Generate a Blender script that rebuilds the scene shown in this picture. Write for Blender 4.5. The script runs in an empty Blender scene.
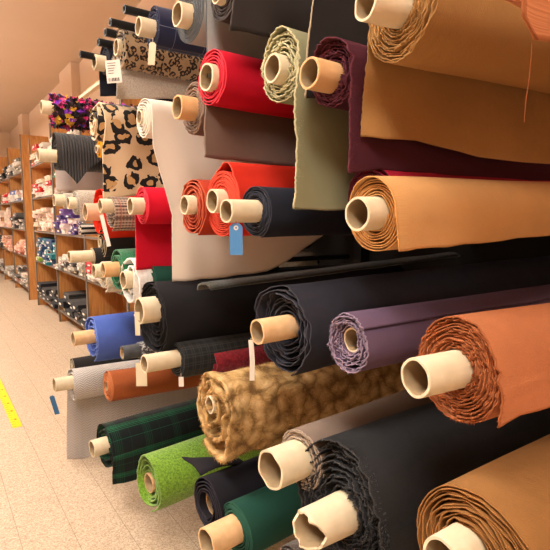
import bpy, math, random
from mathutils import Vector, Matrix, noise
C = bpy.context.scene
COL = C.collection
PI = math.pi

# ------------------------------------------------------------------ helpers
def lin(h):
    h = h.lstrip('#')
    c = [int(h[i:i+2], 16)/255 for i in (0, 2, 4)]
    return tuple((x/12.92 if x <= .04045 else ((x+.055)/1.055)**2.4) for x in c) + (1,)

def mesh(name, verts, faces, mat, parent=None, uvs=None, smooth=True, solid=0):
    me = bpy.data.meshes.new(name)
    me.from_pydata([tuple(v) for v in verts], [], faces)
    if uvs is not None:
        lay = me.uv_layers.new(name='UVMap')
        for lp in me.loops:
            lay.data[lp.index].uv = uvs[lp.vertex_index]
    if smooth:
        for p in me.polygons: p.use_smooth = True
    me.materials.append(mat)
    me.update()
    o = bpy.data.objects.new(name, me)
    COL.objects.link(o)
    if parent: o.parent = parent
    if solid:
        m = o.modifiers.new('thick', 'SOLIDIFY'); m.thickness = solid; m.offset = 0
    return o

def empty(name, M, label, cat, group=None):
    o = bpy.data.objects.new(name, None)
    o.empty_display_size = .05
    COL.objects.link(o)
    o.matrix_world = M
    o['label'] = label; o['category'] = cat
    if group: o['group'] = group
    return o

def tag(o, label, cat, group=None):
    o['label'] = label; o['category'] = cat
    if group: o['group'] = group
    return o

def struct(o):
    o['kind'] = 'structure'
    return o

class MB:
    def __init__(s): s.v = []; s.f = []
    def box(s, a, b):
        n = len(s.v)
        for x in (a[0], b[0]):
            for y in (a[1], b[1]):
                for z in (a[2], b[2]): s.v.append((x, y, z))
        for q in ((0,1,3,2),(4,6,7,5),(0,4,5,1),(2,3,7,6),(0,2,6,4),(1,5,7,3)):
            s.f.append(tuple(n+i for i in q))
        return s
    def tube(s, p, q, ro, ri=None, n=20):
        p = Vector(p); q = Vector(q); d = (q-p).normalized()
        u = d.cross(Vector((0, 0, 1)) if abs(d.z) < .9 else Vector((1, 0, 0))).normalized(); w = d.cross(u)
        rings = [(p, ro), (q, ro)] + ([(q, ri), (p, ri)] if ri else [])
        b = len(s.v)
        for c, r in rings:
            for i in range(n):
                a = 2*PI*i/n
                s.v.append(tuple(c + u*(math.cos(a)*r) + w*(math.sin(a)*r)))
        k = len(rings)
        for j in range(k if ri else k-1):
            j2 = (j+1) % k
            for i in range(n):
                i2 = (i+1) % n
                s.f.append((b+j*n+i, b+j*n+i2, b+j2*n+i2, b+j2*n+i))
        if not ri:
            s.f.append(tuple(b+i for i in range(n))[::-1]); s.f.append(tuple(b+n+i for i in range(n)))
        return s
    def build(s, name, mat, parent=None, smooth=False, bevel=0):
        o = mesh(name, s.v, s.f, mat, parent, smooth=smooth)
        if bevel:
            m = o.modifiers.new('bevel', 'BEVEL'); m.width = bevel; m.segments = 2
        return o

# ------------------------------------------------------------------ materials
class NT:
    """small node-tree writer"""
    def __init__(s, name):
        s.m = bpy.data.materials.new(name); s.m.use_nodes = True
        s.t = s.m.node_tree; s.b = s.t.nodes['Principled BSDF']
    def n(s, kind, **k):
        nd = s.t.nodes.new('ShaderNode'+kind)
        for a, v in k.items():
            if a.startswith('_'): setattr(nd, a[1:], v)
        return nd
    def link(s, a, b): s.t.links.new(a, b)
    def math(s, op, a, b=None, c=None):
        nd = s.n('Math', _operation=op)
        for i, x in enumerate((a, b, c)):
            if x is None: continue
            if isinstance(x, (int, float)): nd.inputs[i].default_value = x
            else: s.link(x, nd.inputs[i])
        return nd.outputs[0]
    def uv(s):
        tc = s.n('TexCoord'); sp = s.n('SeparateXYZ'); s.link(tc.outputs['UV'], sp.inputs[0])
        return tc.outputs['UV'], sp.outputs[0], sp.outputs[1], tc.outputs['Object']
    def noise(s, vec, scale, detail=3, rough=.5):
        nd = s.n('TexNoise'); nd.inputs['Scale'].default_value = scale
        nd.inputs['Detail'].default_value = detail; nd.inputs['Roughness'].default_value = rough
        s.link(vec, nd.inputs['Vector']); return nd.outputs['Fac']
    def voro(s, vec, scale, feature='F1', rand=1, dims='3D'):
        nd = s.n('TexVoronoi', _feature=feature, _voronoi_dimensions=dims); nd.inputs['Scale'].default_value = scale
        nd.inputs['Randomness'].default_value = rand
        s.link(vec, nd.inputs['Vector']); return nd
    def ramp(s, fac, stops, interp='LINEAR'):
        nd = s.n('ValToRGB'); cr = nd.color_ramp; cr.interpolation = interp
        cr.elements[0].position, cr.elements[0].color = stops[0]
        cr.elements[1].position, cr.elements[1].color = stops[-1]
        for p, c in stops[1:-1]:
            e = cr.elements.new(p); e.color = c
        s.link(fac, nd.inputs[0]); return nd.outputs[0]
    def mix(s, fac, a, b):
        nd = s.n('Mix', _data_type='RGBA')
        for x, i in ((fac, 0), (a, 6), (b, 7)):
            if isinstance(x, (int, float)): nd.inputs[i].default_value = x
            elif isinstance(x, tuple): nd.inputs[i].default_value = x
            else: s.link(x, nd.inputs[i])
        return nd.outputs[2]
    def bump(s, h, strength, dist=.002):
        nd = s.n('Bump'); nd.inputs['Strength'].default_value = strength; nd.inputs['Distance'].default_value = dist
        s.link(h, nd.inputs['Height']); s.link(nd.outputs[0], s.b.inputs['Normal'])
    def done(s, color=None, rough=.9, sheen=0., spec=.2, sheentint=None):
        if color is not None:
            if isinstance(color, tuple): s.b.inputs['Base Color'].default_value = color
            else: s.link(color, s.b.inputs['Base Color'])
        s.b.inputs['Roughness'].default_value = rough
        s.b.inputs['Specular IOR Level'].default_value = spec
        s.b.inputs['Sheen Weight'].default_value = sheen
        s.b.inputs['Sheen Roughness'].default_value = .5
        if sheentint: s.b.inputs['Sheen Tint'].default_value = sheentint
        return s.m

def cloth(name, hexc, var=.12, grain=900, bump=.25, sheen=.15, edge=None, big=6, rough=.92):
    """plain woven or felted cloth: soft large mottling, fine grain, a cut edge in its own tone, for some wools with painted shade"""
    t = NT(name); uv, u, v, ob = t.uv()
    c = lin(hexc)
    dk = tuple(x*(1-var) for x in c[:3]) + (1,); lt = tuple(min(1, x*(1+var)) for x in c[:3]) + (1,)
    a = t.noise(uv, big, 3); b = t.noise(uv, grain, 2)
    f = t.math('ADD', t.math('MULTIPLY', a, .6), t.math('MULTIPLY', b, .4))
    col = t.ramp(f, [(.3, dk), (.7, lt)])
    if edge:
        mr = t.math('LESS_THAN', v, .0022)
        col = t.mix(mr, col, lin(edge))
    h = t.math('ADD', t.math('MULTIPLY', b, .5), t.math('MULTIPLY', t.noise(uv, 40, 3), 1.2))
    t.bump(h, bump, .003)
    return t.done(col, rough, sheen, .15, lt)

def fuzz(name, stops, scale=60, bump=.6, grain=400, sheen=.3):
    t = NT(name); uv, u, v, ob = t.uv()
    n = t.noise(ob, scale, 4, .6)
    col = t.ramp(n, [(p, lin(c)) for p, c in stops])
    g = t.noise(ob, grain, 3)
    t.bump(t.math('ADD', n, t.math('MULTIPLY', g, .6)), bump, .006)
    return t.done(col, .95, sheen, .15)

LP = [82]*6
STRIP = {'c': (0.7, 1.3454, 1.339), 'd': [0.9994, 0.0071, 0.0333]}
THREAD = (0.6, 0.3129, 1.7563)
M = {}
def m_goldfur():
    t = NT('golden_brown_fur'); uv, u, v, ob = t.uv()
    nz = t.n('TexNoise'); nz.inputs['Scale'].default_value = 14; t.link(ob, nz.inputs['Vector'])
    sc = t.n('VectorMath', _operation='SCALE'); t.link(nz.outputs['Color'], sc.inputs[0]); sc.inputs['Scale'].default_value = .07
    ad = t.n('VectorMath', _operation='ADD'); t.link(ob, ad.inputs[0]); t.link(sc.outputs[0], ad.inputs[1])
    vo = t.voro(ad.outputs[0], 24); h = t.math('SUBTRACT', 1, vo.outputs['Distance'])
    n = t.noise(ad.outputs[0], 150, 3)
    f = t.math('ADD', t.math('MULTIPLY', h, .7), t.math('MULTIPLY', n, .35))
    col = t.ramp(f, [(.3, lin('70502a')), (.55, lin('b4905a')), (.85, lin('d4b484'))])  # shade of the creases and highlight on clump tops put into the colour
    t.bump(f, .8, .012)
    return t.done(col, .8, .5, .2, lin('e8c890'))
M['camel'] = cloth('camel_wool', '9c7444', .14, 450, edge='9c7444', bump=.5)
M['camelb'] = cloth('caramel_wool', '8e6438', .14, 450, edge='8c6034', bump=.5)  # edge slightly darker: shading between the wound layers, painted in
M['tan'] = cloth('tan_wool', 'c69660', .12, 450, edge='c08a50', bump=.5)
M['copper'] = cloth('copper_wool', 'b06e48', .16, 400, edge='985834', bump=.6)  # darker edge paints in the shade between the layers
M['burgundy'] = cloth('burgundy_wool', '48202a', .15, edge='5c2c36')
M['sage'] = cloth('sage_linen', '8a8868', .10, 700, edge='c4be98')
M['charcoal_brown'] = cloth('charcoal_brown_wool', '383230', .10, edge='484240')
M['soot'] = cloth('soot_wool', '2a2726', .12, edge='a89a80')
M['crimson'] = cloth('crimson_felt', 'c4142c', .06, 400, bump=.15, sheen=.05, edge='d83a4a')
M['plumred'] = cloth('plum_red_wool', 'a01c30', .12, edge='4a1420')
M['taupe'] = cloth('taupe_wool', '6a564c', .12, edge='8a7668')
M['flannel'] = cloth('grey_flannel', '9c9e9c', .25, 900, edge='505458')
M['rust'] = cloth('rust_wool', 'a63a26', .10, edge='b85a40')
M['vermilion'] = cloth('vermilion_felt', 'c42c1c', .08, edge='d04c38', bump=.15)
M['orange_red'] = cloth('orange_red_felt', 'd83018', .05, edge='d83018', bump=.1)
M['navy'] = cloth('midnight_navy_wool', '20222c', .12, edge='343640')
M['blackblue'] = cloth('blue_black_wool', '2b2b33', .15, edge='3c3c44', big=20)
M['purple'] = cloth('dusty_purple_cloth', '5c4a5e', .10, edge='8a7a8c')
M['greybrown'] = cloth('grey_brown_wool', '7c6c60', .12, edge='a09080')
M['bottle'] = cloth('bottle_green_cloth', '1e4438', .08, bump=.1, edge='2a5446')
M['jersey'] = cloth('black_jersey', '1d1b20', .08, bump=.05, edge='2c2a32')
M['blackwool'] = cloth('matt_black_wool', '1f1e20', .15, edge='2e2c2e')
M['navyblack'] = cloth('navy_black_wool', '23252f', .10, edge='3a3c46')
M['blue'] = cloth('cornflower_fleece', '5068b8', .10, 300, edge='7088cc', bump=.5)
M['mauve'] = cloth('mauve_blanket', 'ccbcb4', .15, 200, bump=.5)
M['mustard'] = cloth('mustard_cloth', 'd89c28', .10)
M['white'] = cloth('cream_sheet', 'e2d8ca', .04, 900, bump=.15, edge='e6dccc', big=3)
M['rustleather'] = cloth('rust_brown_cloth', '96502c', .12, 120, bump=.2, rough=.6, edge='b06a40')
M['strip'] = fuzz('olive_charcoal_felt', [(.3, '20221c'), (.7, '44453c')], 300)
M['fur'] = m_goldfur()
M['blackfur'] = fuzz('shaggy_black', [(.3, '0a0a0a'), (.7, '1a1919')], 40, .8)
M['blackfelt'] = cloth('black_felted_wool', '272728', .2, 300, bump=.4, big=12, edge='3a3838')
M['darkbrown'] = fuzz('shaggy_dark_brown', [(.3, '241a14'), (.7, '4c3a2c')], 60, .8)
M['lime'] = fuzz('lime_boucle', [(.3, '4c7414'), (.5, '729e28'), (.75, '92bc3c')], 130, .9, 250)
M['green'] = fuzz('emerald_boucle', [(.3, '0a5a34'), (.7, '1c8450')], 150, .9)
M['whiteplush'] = fuzz('white_plush', [(.3, 'd0cac2'), (.7, 'f0ece4')], 60, .4)
M['creamfluff'] = fuzz('cream_fluff', [(.3, 'c8bca4'), (.7, 'f0e8d4')], 60, .6)
M['redfuzz'] = fuzz('dark_red_fuzz', [(.3, '6c0c18'), (.7, 'a01c2c')], 90, .6)
M['speckgrey'] = fuzz('beige_grey_marl', [(.35, '8c8474'), (.65, 'c8c0b0')], 260, .3)
M['speckle'] = fuzz('black_white_knit', [(.42, '2a2a2c'), (.5, '6a6a6c'), (.56, 'd0d0cc')], 110, .8)
M['greyplush'] = fuzz('pale_grey_plush', [(.3, 'a89e90'), (.7, 'ccc4b6')], 200, .5)

def m_tartan():
    t = NT('black_green_tartan'); uv, u, v, ob = t.uv()
    def band(x, period, pos, w):
        fr = t.math('FRACT', t.math('DIVIDE', x, period))
        return t.math('LESS_THAN', t.math('ABSOLUTE', t.math('SUBTRACT', fr, pos)), w)
    f = None
    for ax, k in ((u, .42), (v, .12)):
        for pos, w in ((.08, .009), (.13, .009), (.18, .014), (.24, .009), (.30, .009), (.62, .005)):
            b = t.math('MULTIPLY', band(ax, .16, pos, w), k)
            f = b if f is None else t.math('ADD', f, b)
    for ax in (u, v):
        f = t.math('ADD', f, t.math('MULTIPLY', band(ax, .16, .2, .16), .008))
    f = t.math('MINIMUM', f, 1)
    col = t.mix(f, lin('15191a'), lin('1f8a5a'))
    t.bump(t.noise(uv, 500, 2), .2)
    return t.done(col, .9, .1, .15)
M['tartan'] = m_tartan()

def m_lines(name, base, items, bumps=.2):
    t = NT(name); uv, u, v, ob = t.uv(); col = lin(base)
    for ax, period, pos, w, hx, k in items:
        fr = t.math('FRACT', t.math('DIVIDE', u if ax == 'u' else v, period))
        b = t.math('MULTIPLY', t.math('LESS_THAN', t.math('ABSOLUTE', t.math('SUBTRACT', fr, pos)), w), k)
        col = t.mix(b, col, lin(hx))
    t.bump(t.noise(uv, 600, 2), bumps)
    return t.done(col, .92, .1, .15)
M['windowpane'] = m_lines('navy_windowpane', '262a44', [('u', .075, .5, .012, '8a90a8', .6), ('v', .11, .5, .008, '8a90a8', .5)])
M['blackplaid'] = m_lines('black_grey_plaid', '242424', [('u', .03, .5, .05, '5a5a56', .25), ('v', .03, .5, .05, '5a5a56', .25), ('u', .03, .2, .1, '3a3a38', .5), ('v', .03, .2, .1, '3a3a38', .5)])
M['brownplaid'] = m_lines('brown_cream_check', '8a7464', [('v', .014, .5, .22, '4a3830', .7), ('u', .014, .5, .22, 'c4b09c', .6), ('u', .05, .5, .08, '3a2a26', .8), ('v', .05, .5, .06, 'a05040', .6)])
M['stripe'] = m_lines('black_white_stripe', 'd8d0c4', [('u', .03, .5, .25, '1c1a1a', 1)])

def m_leopard(name, scale, cream, tan, dark, r0, rw, gp):
    t = NT(name); uv, u, v, ob = t.uv()
    nz = t.n('TexNoise'); nz.inputs['Scale'].default_value = scale*1.6; t.link(uv, nz.inputs['Vector'])
    sub = t.n('VectorMath', _operation='SUBTRACT'); t.link(nz.outputs['Color'], sub.inputs[0]); sub.inputs[1].default_value = (.5, .5, .5)
    sc = t.n('VectorMath', _operation='SCALE'); t.link(sub.outputs[0], sc.inputs[0]); sc.inputs['Scale'].default_value = .75/scale
    ad = t.n('VectorMath', _operation='ADD'); t.link(uv, ad.inputs[0]); t.link(sc.outputs[0], ad.inputs[1])
    vo = t.voro(ad.outputs[0], scale, rand=.75, dims='2D')
    d = vo.outputs['Distance']
    gap = t.noise(uv, scale*1.9, 1)
    ring = t.math('MULTIPLY', t.math('LESS_THAN', t.math('ABSOLUTE', t.math('SUBTRACT', d, r0)), rw), t.math('GREATER_THAN', gap, gp))
    core = t.math('LESS_THAN', d, .28)
    base = t.mix(t.noise(uv, scale*.7, 2), lin(cream), lin(tan))
    c1 = t.mix(core, base, lin(tan)); c2 = t.mix(ring, c1, lin(dark))
    t.bump(t.noise(uv, 400, 3), .5, .004)
    return t.done(c2, .95, .3, .15)
M['leopard'] = m_leopard('leopard_fur', 10.5, 'e2d2b4', 'c49a66', '1c1614', .29, .115, .40)
M['leopard_small'] = m_leopard('small_leopard_fur', 36, 'b4a080', '947858', '261c18', .30, .14, .40)

def m_cable():
    t = NT('grey_cable_knit'); uv, u, v, ob = t.uv()
    z = t.math('ABSOLUTE', t.math('SUBTRACT', t.math('FRACT', t.math('DIVIDE', v, .04)), .5))
    w = t.math('FRACT', t.math('DIVIDE', t.math('ADD', u, t.math('MULTIPLY', z, .03)), .014))
    w = t.math('ABSOLUTE', t.math('SUBTRACT', w, .5))
    w2 = t.math('MULTIPLY', w, 2)
    col = t.ramp(w2, [(.0, lin('9c9690')), (.5, lin('c4beb8')), (1, lin('d6d0ca'))])
    t.bump(w2, .7, .005)
    return t.done(col, .95, .2, .15)
M['cable'] = m_cable()

def m_pleat():
    t = NT('pleated_charcoal'); uv, u, v, ob = t.uv()
    w = t.math('ABSOLUTE', t.math('SUBTRACT', t.math('FRACT', t.math('DIVIDE', v, .016)), .5))
    t.bump(w, 1, .01)
    col = t.ramp(t.noise(uv, 5), [(.3, lin('222020')), (.7, lin('363333'))])
    return t.done(col, .7, .2, .3)
M['pleat'] = m_pleat()

def m_floral(name='flower_fabric', scale=38):
    t = NT(name); uv, u, v, ob = t.uv()
    vo = t.voro(ob, scale)
    sp = t.n('SeparateColor'); t.link(vo.outputs['Color'], sp.inputs[0])
    cols = ['1c1418', '8a1c4c', '241a20', 'c82c6c', '2c1c1c', '7c30b0', 'c8a030', '181014', 'd84890', '4838a0', '301c20']
    col = t.ramp(sp.outputs[0], [(i/len(cols), lin(c)) for i, c in enumerate(cols)], 'CONSTANT')
    return t.done(col, .8, .1, .2)
M['floral'] = m_floral()
M['petal'] = m_floral('flower_petals', 34)

def m_card(name, hexc, hex2):
    t = NT(name); uv, u, v, ob = t.uv()
    n = t.noise(ob, 30, 3)
    col = t.ramp(n, [(.3, lin(hexc)), (.7, lin(hex2))])
    w = t.n('TexNoise'); w.inputs['Scale'].default_value = 200; t.link(ob, w.inputs['Vector'])
    t.bump(w.outputs['Fac'], .15, .001)
    return t.done(col, .75, 0, .25)
M['card'] = m_card('cream_cardboard', 'cfc0a0', 'dccdb0')
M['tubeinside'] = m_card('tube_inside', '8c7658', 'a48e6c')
M['cardorange'] = m_card('orange_cardboard', 'cc9e6c', 'd8ac7c')
M['cardpink'] = m_card('pinkish_cardboard', 'dca888', 'e4b898')
M['cardgrey'] = m_card('dark_grey_tube', '3c3e42', '56585c')
M['kraft'] = m_card('kraft_cardboard', 'b8946a', 'c8a47c')
M['woodtube'] = m_card('pale_wood_tube', 'd0a878', 'e0bc90')
def plain(name, hexc, rough=.6, metal=0, spec=.3):
    t = NT(name); m = t.done(lin(hexc), rough, 0, spec); t.b.inputs['Metallic'].default_value = metal; return m
M['peg'] = plain('black_steel', '1e2022', .45, .3)
M['paper'] = plain('white_paper', 'dcd6cc', .8)
M['creampaper'] = plain('cream_paper', 'd6ccb0', .8)
M['bluepaper'] = plain('blue_card', '4f88c0', .8)
M['darkbluepaper'] = plain('dark_blue_card', '355f88', .8)
M['ink'] = plain('ink', '2a2a30', .8)
M['string'] = plain('white_string', 'd0c8b8', .9)
M['redstring'] = plain('red_string', 'b02020', .9)
M['tape'] = plain('masking_tape', 'e6e0cc', .7)

# ------------------------------------------------------------------ the rolls
ROLLS = [
 {'mat': 'camel', 'turns': 12, 'bead': 0.5, 'crink': 1.1, 'threads': ('camel', 1500, 0.004), 'jit': 0.006, 'fray': 0.002, 'seed': 1, 'wave': 0.004, 'label': 'thick camel tan wool roll at the top right with cloth hanging below it', 'R': 0.0873, 'rt': 0.0285, 'p': 0.07, 'off': [0.001, -0.0036], 'side': 'L', 'left': [(0.057, 0.005), (0.119, 0.0), (0.193, -0.005)], 'bot': [(-0.005, 0.195), (0.134, 0.192), (0.288, 0.213), (0.544, 0.217)], 'c': [0.66, 0.5665, 1.8937], 'd': [0.9875, -0.1578, -0.0036]},
 {'mat': 'copper', 'turns': 8, 'jit': 0.004, 'seed': 2, 'corner': 1, 'label': 'copper coloured roll above the camel one, only its hanging corner showing', 'p': 0.03, 'R': 0.0798, 'rt': 0.019, 'off': [0.0352, 0.0168], 'side': 'R', 'left': [(0.123, -0.203), (0.165, -0.198), (0.18, -0.177)], 'bot': [(-0.177, 0.18), (-0.136, 0.173), (0.059, 0.138)], 'c': [0.6, 0.3021, 1.8762], 'd': [1.0, 0.0039, 0.0]},
 {'mat': 'burgundy', 'turns': 8, 'bead': 1, 'threads': ('burgundy', 2500, 0.007), 'jit': 0.009, 'fray': 0.003, 'seed': 3, 'lump': 0.05, 'label': 'dark burgundy roll with orange cardboard core, its cloth hanging to the tan roll', 'R': 0.0639, 'rt': 0.029, 'p': 0.055, 'off': [0.0034, -0.0084], 'side': 'R', 'left': [(-0.005, -0.017), (0.1, -0.017), (0.194, -0.018)], 'bot': [(-0.017, 0.196), (0.072, 0.185), (0.3, 0.186), (1.097, 0.177)], 'c': [0.66, 0.7305, 1.8288], 'd': [1.0, 0.0039, 0.0]},
 {'mat': 'sage', 'turns': 8, 'bead': 0.9, 'threads': ('sage', 2500, 0.005), 'jit': 0.008, 'fray': 0.003, 'seed': 4, 'lump': 0.06, 'wave': 0.003, 'label': 'sage green roll with frayed layers and a long hanging end', 'R': 0.0768, 'rt': 0.0303, 'p': 0.025, 'off': [0.0028, -0.0079], 'side': 'R', 'left': [(0.01, -0.019), (0.11, -0.029), (0.19, -0.02), (0.31, -0.028)], 'bot': [(-0.028, 0.31), (0.048, 0.316), (0.139, 0.311), (0.393, 0.3)], 'c': [0.66, 0.8935, 1.8813], 'd': [1.0, 0.0039, 0.0]},
 {'mat': 'charcoal_brown', 'turns': 8, 'jit': 0.005, 'seed': 5, 'label': 'charcoal brown roll cut by the top edge, cloth hanging over grey flannel', 'R': 0.0689, 'rt': 0.0228, 'p': 0.02, 'off': [0.006, -0.0078], 'side': 'R', 'left': [(0.034, -0.012), (0.075, -0.018), (0.116, -0.025)], 'bot': [(-0.025, 0.118), (-0.002, 0.115), (0.07, 0.112), (0.229, 0.108)], 'c': [0.66, 1.1431, 2.1228], 'd': [1.0, 0.0039, 0.0]},
 {'mat': 'soot', 'turns': 7, 'jit': 0.003, 'fray': 0.001, 'seed': 6, 'label': 'black cloth with pale cut edge hanging from above behind the burgundy roll', 'R': 0.0748, 'rt': 0.0266, 'p': 0.028, 'off': [0.0074, -0.0058], 'side': 'R', 'left': [(0.058, 0.01), (0.171, 0.006), (0.26, -0.008), (0.361, -0.012)], 'bot': [(-0.012, 0.363), (0.084, 0.354), (0.352, 0.329)], 'c': [0.655, 0.8665, 2.1547], 'd': [1.0, 0.0039, 0.0]},
 {'mat': 'crimson', 'turns': 5, 'crink': 0.35, 'jit': 0.004, 'seed': 7, 'lump': 0.05, 'label': 'bright crimson felt roll beside the sage green roll', 'R': 0.0763, 'rt': 0.0365, 'p': 0.016, 'off': [-0.0008, -0.0002], 'c': [0.66, 1.219, 1.9289], 'd': [0.9991, 0.0412, 0.0038]},
 {'mat': 'taupe', 'turns': 8, 'jit': 0.006, 'fray': 0.002, 'seed': 8, 'label': 'taupe brown roll under the crimson one with dark brown cloth hanging', 'R': 0.0761, 'rt': 0.0344, 'p': 0.05, 'off': [0.0011, -0.0006], 'side': 'R', 'left': [(0.002, 0.002), (0.071, -0.005), (0.148, -0.004)], 'bot': [(-0.004, 0.148), (0.113, 0.149), (0.341, 0.156)], 'c': [0.66, 1.3315, 1.8669], 'd': [1.0, 0.0039, 0.0]},
 {'mat': 'flannel', 'turns': 11, 'crink': 0.5, 'jit': 0.002, 'seed': 9, 'label': 'grey flannel roll at the top beside the navy windowpane roll', 'R': 0.089, 'rt': 0.034, 'p': 0.034, 'off': [0.0146, -0.0141], 'side': 'R', 'left': [(0.002, 0.004), (0.136, 0.002)], 'bot': [(0.001, 0.207), (0.146, 0.195), (0.463, 0.19)], 'c': [0.66, 1.3386, 2.1433], 'd': [1.0, 0.0039, 0.0]},
 {'mat': 'tan', 'turns': 8, 'jit': 0.003, 'seed': 10, 'lump': 0.02, 'taillen': 1, 'label': 'light tan wool roll at mid height with smooth folded face', 'R': 0.0685, 'rt': 0.0297, 'p': 0.046, 'off': [-0.0002, 0.0028], 'side': 'R', 'left': [(0.0, -0.027), (0.06, -0.019)], 'bot': [(-0.019, 0.06), (0.13, 0.061), (0.529, 0.059)], 'c': [0.66, 0.6106, 1.5554], 'd': [0.9996, 0.0065, 0.0274]},
 {'mat': 'plumred', 'turns': 6, 'jit': 0.004, 'seed': 11, 'label': 'crimson roll with dark wine edge just behind the light tan roll', 'p': -0.02, 'R': 0.0631, 'rt': 0.0202, 'off': [0.033, -0.0007], 'c': [0.74, 0.6994, 1.5925], 'd': [0.9999, 0.0053, 0.0143]},
 {'mat': 'rust', 'turns': 6, 'jit': 0.007, 'seed': 12, 'lump': 0.07, 'label': 'rust red roll left of the larger orange red roll', 'R': 0.0835, 'rt': 0.028, 'p': 0.026, 'off': [-0.0004, 0.0056], 'c': [0.65, 1.3304, 1.5826], 'd': [1.0, 0.0041, 0.0024]},
 {'mat': 'vermilion', 'turns': 12, 'crink': 0.5, 'jit': 0.003, 'seed': 13, 'lump': 0.03, 'bulge': 0.024, 'label': 'orange red felt roll with raised fold behind the blue tagged tube', 'R': 0.0939, 'rt': 0.0327, 'p': 0.031, 'off': [0.0001, 0.0079], 'c': [0.67, 1.1849, 1.5884], 'd': [0.9999, 0.0048, 0.0095]},
 {'mat': 'navy', 'turns': 8, 'crink': 0.5, 'jit': 0.006, 'seed': 14, 'lump': 0.04, 'label': 'midnight navy roll with long tube carrying the blue tag', 'R': 0.0619, 'rt': 0.0273, 'p': 0.081, 'off': [0.0004, 0.0018], 'c': [0.64, 0.9736, 1.5642], 'd': [0.9992, 0.041, 0.0013]},
 {'mat': 'blackblue', 'turns': 9, 'crink': 1.2, 'jit': 0.016, 'seed': 15, 'lump': 0.06, 'cone': 0.035, 'loose': 1, 'bulge': 0.006, 'label': 'large blue black wool roll with loose outer layer and taped tube', 'R': 0.1053, 'rt': 0.0294, 'p': 0.066, 'off': [0.0002, 0.0026], 'c': [0.66, 0.8957, 1.292], 'd': [0.9995, -0.0282, 0.0148]},
 {'mat': 'purple', 'turns': 7, 'bead': 0.9, 'threads': ('purple', 1800, 0.005), 'cone': 0.012, 'jit': 0.008, 'fray': 0.003, 'seed': 16, 'lump': 0.06, 'phi': 40, 'p': -0.015, 'label': 'dusty purple roll with overlapping top flap and sunken core', 'R': 0.059, 'rt': 0.0248, 'off': [0.0051, 0.0049], 'c': [0.66, 0.6734, 1.3038], 'd': [0.9982, -0.0598, 0.0033]},
 {'mat': 'copper', 'turns': 14, 'jit': 0.006, 'fray': 0.003, 'bead': 0.9, 'threads': ('copper', 3500, 0.005), 'seed': 17, 'lump': 0.03, 'taillen': 1, 'label': 'big copper orange roll at right with frayed layers and cream tube', 'R': 0.083, 'rt': 0.0296, 'p': 0.087, 'off': [0.0005, 0.0009], 'side': 'R', 'left': [(-0.017, -0.009), (0.021, 0.001), (0.06, -0.005)], 'bot': [(-0.005, 0.06), (0.042, 0.055), (0.142, 0.051)], 'c': [0.66, 0.4336, 1.3136], 'd': [0.9935, -0.1135, -0.004]},
 {'mat': 'camelb', 'turns': 12, 'crink': 1.3, 'jit': 0.007, 'seed': 18, 'lump': 0.05, 'label': 'caramel brown roll in the bottom right corner with crumpled end', 'R': 0.1127, 'rt': 0.0361, 'p': 0.055, 'off': [0.0143, 0.0112], 'c': [0.66, 0.3907, 1.0181], 'd': [0.9996, -0.0296, 0.0]},
 {'mat': 'blackfelt', 'turns': 9, 'jit': 0.012, 'seed': 19, 'lump': 0.05, 'fray': 0.004, 'fur': ('blackfur', 16000, 0.006), 'furx': 0.012, 'torn': 1, 'bead': 0.8, 'label': 'shaggy black roll with torn cream tube and cloth hanging in front', 'R': 0.1292, 'rt': 0.0413, 'p': 0.099, 'off': [-0.0188, -0.0177], 'side': 'R', 'left': [(-0.196, -0.054), (-0.098, -0.04), (0.033, -0.014)], 'bot': [(-0.011, 0.133), (0.217, 0.247)], 'c': [0.66, 0.6946, 0.9663], 'd': [1.0, 0.0031, -0.0083]},
 {'mat': 'greybrown', 'turns': 9, 'jit': 0.008, 'fray': 0.002, 'seed': 20, 'lump': 0.04, 'tear': 1, 'phi': -10, 'label': 'grey brown roll with wide cream tube above the shaggy black roll', 'R': 0.0709, 'rt': 0.0436, 'p': 0.084, 'off': [0.0033, 0.0026], 'c': [0.66, 0.8217, 1.0002], 'd': [0.9992, 0.0409, 0.0]},
 {'mat': 'bottle', 'turns': 6, 'jit': 0.001, 'seed': 21, 'cone': -0.008, 'label': 'bottle green roll at the bottom with pale wood coloured tube', 'R': 0.0792, 'rt': 0.0421, 'p': 0.1, 'off': [0.0037, 0.0023], 'c': [0.68, 1.144, 0.6409], 'd': [0.9979, 0.0648, 0.0]},
 {'mat': 'jersey', 'turns': 5, 'jit': 0.002, 'seed': 22, 'cone': 0.01, 'p': -0.03, 'flapL': 1, 'label': 'smooth black jersey roll between lime and bottle green rolls', 'R': 0.088, 'rt': 0.038, 'off': [0.022, -0.0159], 'c': [0.66, 1.2866, 0.6538], 'd': [0.9992, 0.0409, 0.0]},
 {'mat': 'darkbrown', 'turns': 6, 'jit': 0.006, 'seed': 23, 'label': 'dark brown shaggy roll peeping out at the bottom edge under torn tube', 'p': 0.0, 'R': 0.0606, 'rt': 0.0208, 'off': [0.0234, -0.0216], 'c': [0.64, 0.8239, 0.73], 'd': [1.0, 0.0039, 0.0]},
 {'mat': 'fur', 'turns': 3, 'jit': 0.008, 'seed': 24, 'lump': 0.1, 'fur': ('fur', 42000, 0.012), 'phi': -125, 'thick': 0.012, 'p': 0.0, 'furgeo': 1, 'label': 'golden brown faux fur roll in the middle of the rack', 'R': 0.1257, 'rt': 0.0275, 'off': [0.0318, 0.0184], 'c': [0.68, 1.2685, 0.9532], 'd': [0.9992, -0.0375, -0.0158]},
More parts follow.
